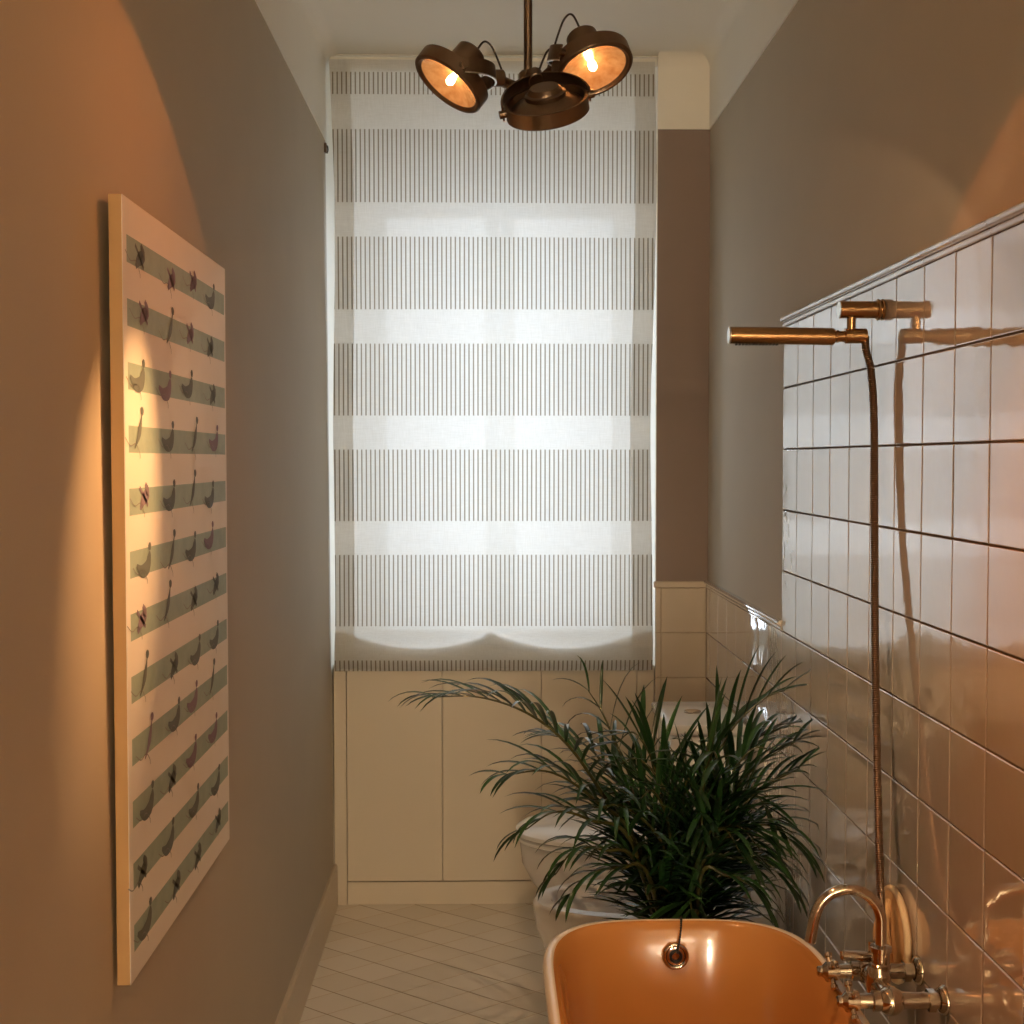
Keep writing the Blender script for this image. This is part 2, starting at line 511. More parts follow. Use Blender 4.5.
for (a, b) in cols:
    for k in range(len(zj)):
        hi = zj[k - 1] if k else ztop_hi - 0.0
        tile(bm, a, b, max(zj[k], 0), hi)
    tile(bm, a, b, 0.0, zj[-1]) if zj[-1] > 0.01 else None
for (a, b) in back:
    for k in range(5, len(zj)):
        tile(bm, a, b, max(zj[k], 0), zj[k - 1])
    tile(bm, a, b, 0.0, zj[-1]) if zj[-1] > 0.01 else None
wr = bpy.data.objects['wall_right']
obj('tile_cladding', bm, M['tile'], wr)
bm = nb(); box(bm, XR + 0.0032, XW + 0.001, YS, YH - 0.0005, 0, ztop_hi + 0.02); box(bm, XR + 0.0032, XW + 0.001, YH - 0.0005, YB, 0, ztw + 0.018)
obj('grout_bed', bm, M['grout'], wr)
# pencil ledge tiles along the top of both heights
def ledge(y0, y1, z, name):
    bm = nb(); n = 10
    yk = y1
    while yk > y0 + 0.005:
        a = max(yk - P, y0)
        for (za, zb, dep) in ((z, z + 0.011, 0.004), (z + 0.0115, z + 0.027, 0.011)):
            pr = [(XW, za)] + [(XR - dep * math.sin(R(q)), za + (zb - za) * (1 - math.cos(R(q))) / 2) for q in range(0, 181, 30)] + [(XW, zb)]
            loft(bm, [[Vector((x, y, zz)) for x, zz in pr] for y in (a + 0.001, yk - 0.001)])
        yk -= P
    return obj(name, bm, M['tile'], wr, smooth=True, angle=50)
ledge(YS, YH, ztop_hi, 'ledge_tiles')
ledge(YH, YB, ztw, 'ledge_tiles')
# pillar foot tiles
bm = nb()
xx = XR
while xx > XP:
    a = max(xx - 0.1565, XP - 0.004)
    for k in range(5, len(zj)):
        tile(bm, a, xx, max(zj[k], 0), zj[k - 1], axis='y', xf=YB - 0.006)
    xx -= 0.1565
wp = bpy.data.objects['wall_pillar']
obj('tile_cladding', bm, M['cream'], wp)
bm = nb(); box(bm, XP - 0.003, XR, YB - 0.0035, YB, 0, ztw); obj('grout_bed', bm, M['pale_grout'], wp)
bm = nb()
box(bm, XP - 0.010, XR, YB - 0.014, YB, ztw, ztw + 0.022, 0.004, 2)
obj('ledge_tiles', bm, M['cream'], wp)

# ================================================================== CABINET UNDER THE WINDOW
cx0, cx1 = xl(0.4) + 0.003, 0.586
zt = 0.836
cb = thing('base_cabinet', 'low cream built-in cabinet with flat doors under the window blind', 'cabinet', (0.03, YB, 0))
bm = nb()
box(bm, cx0, -0.481, YB, YN - 0.001, 0.0, zt - 0.009, 0.001)
box(bm, 0.528, cx1, YB, YN - 0.001, 0.0, zt - 0.009, 0.001)
box(bm, -0.481, 0.528, YB + 0.025, YN - 0.001, 0.084, zt - 0.009)
obj('carcass', bm, M['gloss_white'], cb)
obj('plinth', boxm(-0.4795, 0.5265, YB + 0.004, YB + 0.02, 0.0, 0.079, 0.001), M['gloss_white'], cb)
obj('cabinet_top', boxm(cx0, cx1, YB + 0.003, YN - 0.001, zt - 0.008, zt, 0.002), M['gloss_white'], cb)
for a, b in ((-0.479, -0.1495), (-0.1465, 0.1925), (0.1955, 0.526)):
    obj('door', boxm(a, b, YB, YB + 0.02, 0.084, zt - 0.012, 0.0015), M['gloss_white'], cb)

# ================================================================== ROMAN BLIND
YF = YB - 0.022
bx0, bx1, bz0, bz1 = -0.522, 0.582, 0.828, 2.900
rb = thing('roman_blind', 'white translucent linen roman blind with banded stripes, covering the window', 'blind', (0.03, YF, bz0))
def sheet(x0, x1, f, zlo, zhi, nx=60, nz=90, dy=0.0):
    bm = nb(); G = []
    for i in range(nx + 1):
        x = x0 + (x1 - x0) * i / nx
        a = zlo(x) if callable(zlo) else zlo; b = zhi(x) if callable(zhi) else zhi
        G.append([bm.verts.new((x + edge(x, a + (b - a) * j / nz), f(x, a + (b - a) * j / nz) + dy, a + (b - a) * j / nz)) for j in range(nz + 1)])
    for i in range(nx):
        for j in range(nz): bm.faces.new((G[i][j], G[i + 1][j], G[i + 1][j + 1], G[i][j + 1]))
    return bm
def edge(x, z):
    u = (z - bz0) / (bz1 - bz0)
    e = 0.006 * math.sin(9 * u + 1) * abs(x) / 0.55
    if x > 0: e -= 0.012 * (1 - u)
    else: e += 0.012 * math.sin(PI * min(1, max(0, u))) * 0.8
    return e
def fy(x, z):
    b = 0.004 * math.sin(5 * x + 2.3 * z) + 0.003 * math.sin(11 * z + 3 * x)
    lo = max(0.0, min(1.0, (1.02 - z) / 0.12))
    sw = 0.5 - 0.5 * math.cos(2 * PI * (x - 0.03) / 0.52)
    b -= (lo * lo * (3 - 2 * lo)) * (0.022 + 0.012 * sw) * (0.5 + 0.5 * math.sin(PI * min(1, max(0, (z - bz0) / 0.16))))
    return YF + b
obj('fabric', sheet(bx0, bx1, fy, lambda x: bz0 + 0.004 * math.sin(6 * x), bz1), M['linen'], rb, smooth=True, angle=80)
for a, b in ((bx0, -0.453), (0.510, bx1)):
    obj('hem', sheet(a, b, fy, bz0 + 0.004, bz1 - 0.004, 8, 60, 0.004), M['linen'], rb, smooth=True, angle=80)
obj('top_hem', sheet(bx0, bx1, fy, 2.860, bz1, 60, 4, 0.004), M['linen'], rb, smooth=True, angle=80)
def scal(x):
    u = (x - 0.03) / 0.50
    return 0.962 - 0.055 * abs(math.sin(PI * u)) ** 0.8 if abs(u) <= 1 else 0.965
for q in range(3):
    obj('gathered_fold', sheet(bx0 + 0.003, bx1 - 0.003, fy, bz0 + 0.006 + 0.002 * q, lambda x: scal(x) - 0.008 * q, 60, 12, 0.012 + 0.009 * q), M['linen'], rb, smooth=True, angle=80)
obj('bottom_bar', boxm(bx0 + 0.004, bx1 - 0.02, YF - 0.012, YF + 0.02, bz0 - 0.004, bz0 + 0.003, 0.002), M['linen'], rb)
obj('head_rail', boxm(bx0 - 0.002, bx1 + 0.004, YF + 0.008, YF + 0.035, bz1 - 0.012, ZC - 0.012, 0.002), M['white_paint'], rb)

# small hooks beside the blind
def hook(p, sx, lab):
    t_ = thing('cord_hook', lab, 'hook', p)
    bm = nb(); box(bm, p[0] - 0.004, p[0] + 0.004, p[1] - 0.010, p[1] + 0.010, p[2] - 0.016, p[2] + 0.016, 0.002)
    obj('plate', bm, M['bronze'], t_)
    bm = nb(); tube(bm, [Vector(p) + Vector((sx * a, 0, b)) for a, b in ((0.003, 0.008), (0.012, 0.006), (0.016, -0.006), (0.010, -0.018))], 0.0022, 8, 4)
    obj('prong', bm, M['bronze'], t_)
hook((xl(2.6) + 0.004, YB - 0.05, 2.598), 0.5, 'tiny dark hook on the left wall beside the blind')
hook((XP - 0.007, YB + 0.012, 2.545), -0.3, 'tiny pale hook on the pillar edge right of the blind')

# ================================================================== PAINTING
pa = thing('painting', 'tall unframed canvas with green stripes and little dark figures on the left wall', 'painting', (-0.51, 2.23, 0.80))
bm = nb()
pf = -0.504
box(bm, -0.5235, pf, 1.882, 2.617, 0.802, 1.9195, 0.0012, 2, 0)
for f in bm.faces:
    if f.normal.x < 0.9 and f.calc_center_median().x < pf - 0.003: f.material_index = 1
def blob(bm, pts, w, mi, x=pf + 0.0007):
    """flat painted stroke on the canvas: pts (y, z)"""
    P_ = [Vector((0, yc + (a - yc) * 1.5, zc2 + (b - zc2) * 0.82)) for a, b in pts]
    P_ = cmr(P_, 4); L = []; Rr = []
    for i, p in enumerate(P_):
        t_ = (P_[min(i + 1, len(P_) - 1)] - P_[max(0, i - 1)]); t_.normalize()
        nrm = Vector((0, -t_.z, t_.y))
        ww = w(i / (len(P_) - 1)) if callable(w) else w
        L.append(bm.verts.new((x, p.y + nrm.y * ww * 1.25, p.z + nrm.z * ww))); Rr.append(bm.verts.new((x, p.y - nrm.y * ww * 1.25, p.z - nrm.z * ww)))
    for i in range(len(P_) - 1):
        f = bm.faces.new((L[i], L[i + 1], Rr[i + 1], Rr[i])); f.material_index = mi
rs = random.Random(3)
for k in range(12):
    zc_ = 1.867 - 0.0896 * k - 0.019
    for c in range(4):
        y = 1.973 + c * 0.169 + rs.uniform(-0.012, 0.012) + 0.02 * math.sin(k * 1.7 + c)
        mi = 3 if rs.random() < 0.25 else 2
        zz = zc_ + rs.uniform(-0.012, 0.006)
        kind = rs.choice((0, 1, 1, 2)); yc, zc2 = y, zz
        if kind == 0:       # diver upright
            blob(bm, [(y - 0.016, zz - 0.016), (y - 0.002, zz + 0.004), (y + 0.006, zz + 0.024), (y + 0.012, zz + 0.046)], lambda t: 0.0018 + 0.0055 * math.sin(PI * t) ** 2, mi)
            blob(bm, [(y + 0.010, zz + 0.044), (y + 0.013, zz + 0.052), (y + 0.014, zz + 0.058)], lambda t: 0.0075 * math.sin(PI * (0.12 + 0.76 * t)), mi)
        elif kind == 1:     # curled swimmer
            blob(bm, [(y - 0.036, zz + 0.004), (y - 0.018, zz - 0.008), (y + 0.004, zz - 0.004), (y + 0.012, zz + 0.012), (y + 0.014, zz + 0.024)], lambda t: 0.003 + 0.0085 * math.sin(PI * t), mi)
            blob(bm, [(y + 0.012, zz + 0.026), (y + 0.014, zz + 0.033), (y + 0.014, zz + 0.040)], lambda t: 0.0072 * math.sin(PI * (0.12 + 0.76 * t)), mi)
        else:
            blob(bm, [(y - 0.012, zz - 0.018), (y, zz - 0.002), (y + 0.016, zz + 0.008), (y + 0.008, zz + 0.026)], lambda t: 0.0035 + 0.007 * math.sin(PI * t), mi)
            blob(bm, [(y - 0.014, zz + 0.02), (y, zz + 0.006), (y + 0.018, zz - 0.014)], 0.003, mi)
        blob(bm, [(y - 0.05, zz + 0.002), (y - 0.032, zz - 0.012), (y - 0.012, zz - 0.008), (y + 0.002, zz - 0.024), (y + 0.004, zz - 0.034)], 0.0008, 4)
obj('canvas', bm, [M['canvas'], M['canvas_side'], M['fig_grey'], M['fig_mauve'], M['fig_line']], pa)
for z in (1.0, 1.80):
    for y in (1.98, 2.55): obj('wall_spacer', boxm(xl(z) + 0.0002, -0.5235, y - 0.015, y + 0.015, z - 0.015, z + 0.015), M['black'], pa)

# ================================================================== CEILING LAMP
PX, PY = 0.069, 2.15
ZH = 2.135
lp = thing('ceiling_spotlight', 'bronze ceiling lamp with three round swivel spotlight heads above the bath', 'lamp', (PX, PY, ZC))
bm = nb(); cyl(bm, (PX, PY, ZH), (PX, PY, ZC - 0.012), 0.0068, 20); obj('pole', bm, M['bronze'], lp, smooth=True)
bm = nb(); cyl(bm, (PX, PY, ZC - 0.028), (PX, PY, ZC - 0.001), 0.055, 36, bev=0.003); obj('canopy', bm, M['bronze'], lp, smooth=True)
bm = nb(); lathe(bm, (PX, PY, ZH - 0.033), (0, 0, 1), [(0, 0.009), (0.004, 0.0195), (0.010, 0.0205), (0.020, 0.0150), (0.062, 0.0145), (0.066, 0.011)], 28)
hub = obj('hub', bm, M['bronze'], lp, smooth=True)
bm = nb(); lathe(bm, (PX, PY, ZH - 0.036), (0, 0, 1), [(0, 0.006), (0.003, 0.0185)], 28); obj('hub_cap', bm, M['bronze_edge'], hub, smooth=True)

def head(c, n, armdir, watts, beam, BW=60, sl=0.040, fa=0.75, fb=0.66, cols=(LAMP_COL, LAMP_COL)):
    """c = centre of the front glass, n = beam direction, armdir = where the arm comes from"""
    c = Vector(c); n = Vector(n).normalized()
    R0 = 0.061
    base = c - n * 0.020
    bm = nb()   # ring housing: outer skin, rolled front lip, inner skin, back plate
    lathe(bm, base, n, [(-0.006, R0 * 0.30), (-0.004, R0 * 0.55), (0.008, R0 * 0.86), (0.0, R0 - 0.004), (0.0, R0), (0.021, R0), (0.023, R0 - 0.002), (0.023, R0 - 0.006), (0.020, R0 - 0.008), (0.018, R0 - 0.011)], 44, True, False)
    hd = obj('lamp_head', bm, M['bronze'], lp, smooth=True, angle=35)
    bm = nb(); lathe(bm, base, n, [(0.019, R0 - 0.0105), (0.016, R0 - 0.016), (0.010, R0 - 0.028), (0.004, 0.018), (0.002, 0.002)], 40, False, True)
    obj('reflector', bm, M['reflector'], hd, smooth=True)
    bm = nb(); lathe(bm, base + n * 0.004, n, [(0, 0.005), (0.006, 0.0065), (0.012, 0.0065), (0.016, 0.003)], 16)
    obj('bulb', bm, M['bulb'], hd, smooth=True)
    bm = nb()   # socket box at the back
    lathe(bm, base - n * 0.004, -n, [(0, 0.030), (0.006, 0.030), (0.008, 0.026), (sl, 0.024), (sl + 0.003, 0.021)], 28)
    obj('socket', bm, M['bronze'], hd, smooth=True, angle=35)
    # yoke: half hoop round the housing, from pivot to pivot
    a = Vector(armdir).normalized()
    s = n.cross(a).normalized()               # pivot axis
    a2 = (a - n * a.dot(n)).normalized()
    a3 = (a2 * fa - n * fb).normalized()
    bm = nb(); N = 26; rings = []
    for i in range(N + 1):
        th = PI * i / N
        rad = s * math.cos(th) + a3 * math.sin(th)
        p = c - n * 0.013
        w_ = a3.cross(s).normalized() * 0.011
        r0, r1 = R0 + 0.003, R0 + 0.0055
        rings.append([p + rad * r0 - w_, p + rad * r1 - w_, p + rad * r1 + w_, p + rad * r0 + w_])
    loft(bm, rings)
    obj('yoke', bm, M['bronze'], hd)
    bm = nb(); rings = []
    for i in range(N + 1):
        th = PI * i / N
        rad = s * math.cos(th) + a3 * math.sin(th); p = c - n * 0.013; wv = a3.cross(s).normalized()
        if wv.z > 0: wv = -wv
        rings.append([p + rad * (R0 + 0.003) + wv * 0.0108, p + rad * (R0 + 0.0058) + wv * 0.0108, p + rad * (R0 + 0.0058) + wv * 0.0126, p + rad * (R0 + 0.003) + wv * 0.0126])
    loft(bm, rings); obj('yoke_edge', bm, M['bronze_edge'], hd)
    for sg in (1, -1):
        bm = nb(); cyl(bm, c - n * 0.013 + s * sg * (R0 - 0.001), c - n * 0.013 + s * sg * (R0 + 0.010), 0.006, 14)
        obj('pivot', bm, M['bronze'], hd, smooth=True)
    top = c - n * 0.013 + a3 * (R0 + 0.005)
    # arm from the hub
    h0 = Vector((PX, PY, ZH + 0.0))
    bm = nb(); cyl(bm, h0 + (top - h0).normalized() * 0.012, top, 0.0085, 18); obj('arm', bm, M['bronze'], lp, smooth=True)
    bm = nb(); cyl(bm, top - a3 * 0.004, top + a3 * 0.016, 0.013, 20, bev=0.002); obj('swivel', bm, M['bronze'], lp, smooth=True)
    for nm, watt, size, blend, lc in (('spot_spill', watts, 134, 0.06, cols[0]), ('spot_beam', beam, BW, 1.0, cols[1])):
        ld = bpy.data.lights.new(nm, 'SPOT'); ld.energy = watt; ld.color = lc
        ld.spot_size = R(size); ld.spot_blend = blend; ld.shadow_soft_size = 0.006
        lo = bpy.data.objects.new(nm, ld); COL.objects.link(lo); lo.parent = hd
        lo.location = c + n * 0.006 - lp.location
        lo.rotation_mode = 'QUATERNION'; lo.rotation_quaternion = n.to_track_quat('-Z', 'Y')
    return base - n * 0.047

cl = at(448, 84, 2.07); nl = (Vector((-0.545, 1.90, 1.44)) - cl).normalized()
cr = at(594, 70, 2.03); nr = Vector((0.27, -0.37, -0.89))
cbk = at(548, 113, 1.97); nbk = Vector((0.17, 0.55, -0.80))
sL = head(cl, nl, Vector((1.0, 0.3, 0.1)), LAMP_WIDE, LAMP_BEAM * 2.7, 30, cols=(LAMP_COL, BEAM_COL))
sR = head(cr, nr, Vector((-0.8, 0.9, 0.1)), LAMP_WIDE, LAMP_BEAM * 1.8, 84)
sB = head(cbk, nbk, Vector((-0.1, 1.0, 0.2)), LAMP_WIDE * 0.8, LAMP_BEAM * 1.2, 84, 0.012, 0.97, 0.25, cols=(DOWN_COL, DOWN_COL))
def wire(a, b, up):
    a = Vector(a); b = Vector(b); m = (a + b) / 2 + Vector((0, 0, up))
    bm = nb(); tube(bm, [a, a.lerp(m, 0.55) + Vector((0, 0, up * 0.3)), m, b.lerp(m, 0.6) + Vector((0, 0, up * 0.12)), b], 0.0017, 8, 8)
    obj('wire', bm, M['cable'], lp, smooth=True)
wire(at(475, 53, 2.13), at(506, 82, 2.14), 0.035)
wire(at(582, 33, 2.1), at(548, 68, 2.13), 0.05)
wire(at(558, 58, 2.15), at(537, 76, 2.15), 0.025)

# ------------------------------------------------------------------ two unseen globes added behind the camera as fill light
for gy, lab in ((-4.9, 'added fill light, round white globe on a stand, the nearer one behind the viewpoint'), (-7.0, 'added fill light, round white globe on a stand, the taller and farther one behind the viewpoint')):
    gp = Vector((0.1, gy, 1.05 if gy > -6 else 2.0))
    gl_ = thing('fill_globe', lab, 'lamp', (gp.x, gp.y, 0), 'added fill globes behind the viewpoint')
    bm = nb(); cyl(bm, (gp.x, gp.y, 0.02), (gp.x, gp.y, gp.z - 0.19), 0.012, 20); obj('pole', bm, M['bronze'], gl_, smooth=True)
    bm = nb(); cyl(bm, (gp.x, gp.y, 0.0), (gp.x, gp.y, 0.022), 0.14, 36, bev=0.004); obj('base', bm, M['bronze'], gl_, smooth=True)
    bm = nb(); bmesh.ops.create_uvsphere(bm, u_segments=32, v_segments=18, radius=0.20, matrix=Matrix.Translation(gp))
    obj('globe', bm, M['opal'], gl_, smooth=True)

# ================================================================== TOILET AND BIDET
def egg(cy, z, xt, xb, hw, n=40, k=0.62, inset=0.0):
    """D-shaped loop, rounded tip towards -x"""
    L = []
    xm = xt + (xb - xt) * k
    for i in range(n):
        a = 2 * PI * i / n
        c, s = math.cos(a), math.sin(a)
        if c > 0: x = xm + (xb - xm - inset) * min(1, c ** 0.45) ; y = hw - inset
        else: x = xm + (xm - xt - inset) * c; y = hw - inset
        sy = (abs(s) ** (0.9 if c <= 0 else 0.6)) * (1 if s >= 0 else -1)
        L.append(Vector((x, cy + y * sy, z)))
    return L
def bowl_body(cy, xt, hw, ztop, inner=True):
    xb = 0.742
    loops = [egg(cy, 0.0, xt + 0.18, xb, 0.115), egg(cy, 0.03, xt + 0.175, xb, 0.118), egg(cy, 0.10, xt + 0.165, xb, 0.122),
             egg(cy, 0.20, xt + 0.10, xb, 0.135), egg(cy, 0.28, xt + 0.035, xb, 0.162), egg(cy, ztop - 0.07, xt + 0.006, xb, hw - 0.003),
             egg(cy, ztop - 0.03, xt + 0.002, xb, hw), egg(cy, ztop - 0.008, xt, xb, hw), egg(cy, ztop, xt + 0.006, xb, hw - 0.006)]
    if inner:
        loops += [egg(cy, ztop + 0.001, xt + 0.042, 0.60, hw - 0.044), egg(cy, ztop - 0.006, xt + 0.049, 0.595, hw - 0.050),
                  egg(cy, ztop - 0.05, xt + 0.058, 0.58, hw - 0.062), egg(cy, ztop - 0.12, xt + 0.10, 0.53, hw - 0.09), egg(cy, ztop - 0.15, xt + 0.17, 0.45, hw - 0.13)]
    bm = nb(); loft(bm, loops); return bm
TY = 3.985
wc = thing('toilet', 'white close-coupled toilet with closed lid behind the palm, nearest the window', 'toilet', (0.4, TY, 0))
obj('bowl', bowl_body(TY, 0.105, 0.175, 0.405, False), M['ceramic'], wc, smooth=True, angle=50)
def slab(z0, z1, xt, xb, hw, dome=0.0):
    bm = nb(); loft(bm, [egg(TY, z0, xt + 0.006, xb, hw - 0.006), egg(TY, z0 + 0.004, xt, xb, hw), egg(TY, z1 - 0.006, xt, xb, hw), egg(TY, z1 - 0.001, xt + 0.008, xb - 0.004, hw - 0.008), egg(TY, z1 + dome * .6, xt + 0.03, xb - 0.02, hw - 0.03), egg(TY, z1 + dome, xt + 0.09, xb - 0.08, hw - 0.09)])
    return bm
obj('seat', slab(0.406, 0.424, 0.096, 0.530, 0.182), M['ceramic'], wc, smooth=True, angle=50)
obj('lid', slab(0.425, 0.447, 0.092, 0.528, 0.184, 0.020), M['ceramic'], wc, smooth=True, angle=50)
ci = obj('cistern', boxm(0.535, 0.752, TY - 0.185, TY + 0.185, 0.406, 0.755, 0.022, 4), M['ceramic'], wc, smooth=True, angle=60)
obj('cistern_lid', boxm(0.522, 0.753, TY - 0.192, TY + 0.192, 0.756, 0.788, 0.010, 3), M['ceramic'], wc, smooth=True, angle=60)
bm = nb(); cyl(bm, (0.625, TY, 0.787), (0.625, TY, 0.794), 0.026, 28, bev=0.002); obj('flush_button', bm, M['chrome'], ci, smooth=True)

BY = 3.40
bd = thing('bidet', 'white ceramic bidet with open basin between the toilet and the bathtub', 'bidet', (0.42, BY, 0))
obj('basin', bowl_body(BY, 0.123, 0.180, 0.42, True), M['ceramic'], bd, smooth=True, angle=50)
bm = nb(); cyl(bm, (0.665, BY, 0.418), (0.665, BY, 0.50), 0.022, 20, bev=0.003)
tube(bm, [(0.66, BY, 0.475), (0.61, BY, 0.50), (0.565, BY, 0.485)], 0.010, 12, 5)
cyl(bm, (0.665, BY, 0.50), (0.665, BY, 0.515), 0.019, 20, bev=0.003); cyl(bm, (0.665, BY, 0.513), (0.725, BY, 0.535), 0.005, 10)
obj('tap', bm, M['chrome'], bd, smooth=True)

# ================================================================== BATHTUB
TXC, THW, TYF, TYN = 0.3735, 0.268, 2.676, 1.02
def tub_loop(z, ins, n=96, endf=0.0, endn=0.0):
    L = []
    hw = THW - ins; yf = TYF - ins - endf; yn = TYN + ins + endn
    cf = 0.32; q = 3.4
    for i in range(n):
        a = 2 * PI * i / n; c, s = math.cos(a), math.sin(a)
        ex = (abs(c) ** (2 / q)) * (1 if c >= 0 else -1); ey = (abs(s) ** (2 / q)) * (1 if s >= 0 else -1)
        if s >= 0: y = yf - cf + ey * cf
        else: y = yn + cf + ey * cf
        L.append(Vector((TXC + ex * hw, y, z)))
    return L
tb = thing('bathtub', 'freestanding enamel bathtub with a thin cream rim and inside tinted orange for the lamp glow, beside the tiled wall', 'bathtub', (TXC, 1.85, 0))
bm = nb(); ZT = 0.62
rr = 0.014
loops = [tub_loop(0.13, 0.13, endf=0.10, endn=0.05), tub_loop(0.15, 0.085, endf=0.07, endn=0.03), tub_loop(0.24, 0.05, endf=0.03), tub_loop(0.45, 0.036), tub_loop(0.565, 0.022)]
for a in range(0, 181, 20):      # rolled rim
    t_ = R(a - 30)
    loops.append(tub_loop(ZT - rr + rr * math.sin(t_), rr - rr * math.cos(t_)))
loops += [tub_loop(0.600, 0.031), tub_loop(0.57, 0.038), tub_loop(0.45, 0.052, endf=0.008), tub_loop(0.30, 0.066, endf=0.02, endn=0.05), tub_loop(0.22, 0.09, endf=0.04, endn=0.10), tub_loop(0.185, 0.13, endf=0.07, endn=0.14), tub_loop(0.175, 0.19, endf=0.08, endn=0.16)]
loft(bm, loops)
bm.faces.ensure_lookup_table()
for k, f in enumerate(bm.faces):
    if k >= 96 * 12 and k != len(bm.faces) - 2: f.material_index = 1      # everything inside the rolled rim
tbody = obj('tub_body', bm, [M['enamel'], M['enamel_glow']], tb, smooth=True, angle=60)
for sx in (-1, 1):
    for yy in (1.38, 2.36):
        bm = nb()
        x = TXC + sx * 0.155
        loft(bm, [[Vector((x + sx * o + w_ * math.cos(2 * PI * k / 14), yy + w_ * math.sin(2 * PI * k / 14), z)) for k in range(14)] for z, w_, o in ((0.0, 0.026, 0.03), (0.018, 0.030, 0.03), (0.04, 0.020, 0.02), (0.09, 0.018, 0.0), (0.14, 0.034, 0.0), (0.175, 0.036, -0.005))])
        obj('leg', bm, M['enamel'], tb, smooth=True)
# overflow with chain
oc = Vector((0.381, TYF - 0.047, 0.556)) ; on = Vector((0, -1, 0.06)).normalized()
bm = nb(); torus(bm, oc, on, 0.0225, 0.0045, 36, 10); lathe(bm, oc - on * 0.006, on, [(0, 0.018), (0.006, 0.018), (0.007, 0.012)], 28)
ov = obj('overflow', bm, M['chrome'], tb, smooth=True)
bm = nb(); torus(bm, oc + on * 0.004, on, 0.0105, 0.003, 28, 8); obj('overflow_knob', bm, M['black'], ov, smooth=True)
bm = nb()
p0 = Vector((0.396, TYF - 0.014, ZT + 0.003)); p1 = oc + on * 0.008 + Vector((0.002, 0, 0.01))
pts = cmr([p0, Vector((0.394, TYF - 0.032, ZT - 0.002)), Vector((0.389, TYF - 0.047, ZT - 0.03)), p1], 6)
for a, b in zip(pts, pts[1:]): cyl(bm, a, a.lerp(b, 0.8), 0.0016, 8)
for p in pts: bmesh.ops.create_uvsphere(bm, u_segments=8, v_segments=6, radius=0.0024, matrix=Matrix.Translation(p))
obj('plug_chain', bm, M['black'], ov, smooth=True)

# ================================================================== BATH MIXER
MZ, MX = 0.650, 0.674
mx = thing('bath_mixer', 'chrome wall-mounted bath tap with gooseneck spout and two cross handles over the tub', 'tap', (XR, 2.29, MZ))
YN1, YF1 = 2.175, 2.305
bm = nb()
cyl(bm, (MX, YN1 - 0.01, MZ), (MX, YF1 + 0.01, MZ), 0.017, 24, bev=0.003)
lathe(bm, (MX, 2.245, MZ - 0.026), (0, 0, 1), [(0, 0.012), (0.004, 0.019), (0.040, 0.022), (0.050, 0.019), (0.058, 0.0165)], 28)
for y in (YN1, YF1): bmesh.ops.create_uvsphere(bm, u_segments=24, v_segments=14, radius=0.024, matrix=Matrix.Translation((MX, y, MZ)))
obj('body', bm, M['chrome'], mx, smooth=True)
for y in (YN1, YF1):
    bm = nb(); cyl(bm, (MX + 0.015, y, MZ), (XR - 0.001, y, MZ), 0.014, 22)
    cyl(bm, (XR - 0.030, y, MZ), (XR - 0.018, y, MZ), 0.019, 6)
    i_ = obj('inlet', bm, M['chrome'], mx, smooth=True)
    bm = nb(); lathe(bm, (XR - 0.001, y, MZ), (-1, 0, 0), [(0, 0.025), (0.004, 0.025), (0.010, 0.020), (0.012, 0.015)], 30); obj('flange', bm, M['chrome'], i_, smooth=True)
    bm = nb(); lathe(bm, (MX - 0.018, y, MZ), (-1, 0, 0), [(0, 0.017), (0.012, 0.017), (0.014, 0.013), (0.034, 0.012), (0.036, 0.016), (0.056, 0.016), (0.060, 0.012), (0.064, 0.009), (0.070, 0.009), (0.073, 0.006)], 26)
    h_ = obj('handle', bm, M['chrome'], mx, smooth=True, angle=35)
    for k in range(4):
        a = PI / 4 + k * PI / 2; v = Vector((0, math.cos(a), math.sin(a))); c_ = Vector((MX - 0.065, y, MZ))
        bm = nb(); lathe(bm, c_ + v * 0.010, v, [(0, 0.005), (0.014, 0.0045), (0.016, 0.0065), (0.022, 0.0065), (0.025, 0.003)], 14); obj('spoke', bm, M['chrome'], h_, smooth=True)
bm = nb()
SX = MX + 0.004
pts = [(SX, 2.245, MZ + 0.028), (SX, 2.245, MZ + 0.10)] + [(SX - 0.0575 + 0.0575 * math.cos(R(a)), 2.245, MZ + 0.108 + 0.0575 * math.sin(R(a))) for a in range(10, 171, 20)] + [(SX - 0.117, 2.245, MZ + 0.105), (SX - 0.122, 2.245, MZ + 0.075)]
tube(bm, pts, 0.0095, 18, 4)
sp = obj('spout', bm, M['chrome'], mx, smooth=True)
bm = nb(); lathe(bm, (SX, 2.245, MZ + 0.028), (0, 0, 1), [(0, 0.017), (0.008, 0.017), (0.010, 0.015), (0.028, 0.015), (0.030, 0.0185), (0.038, 0.0185), (0.041, 0.011)], 28)
obj('spout_collar', bm, M['chrome'], sp, smooth=True)
bm = nb(); cyl(bm, (MX + 0.004, 2.275, MZ + 0.012), (MX + 0.004, 2.285, MZ + 0.06), 0.010, 18); cyl(bm, (MX - 0.0, 2.280, MZ + 0.034), (MX - 0.055, 2.280, MZ + 0.038), 0.009, 16, bev=0.002)
obj('diverter', bm, M['chrome'], mx, smooth=True)

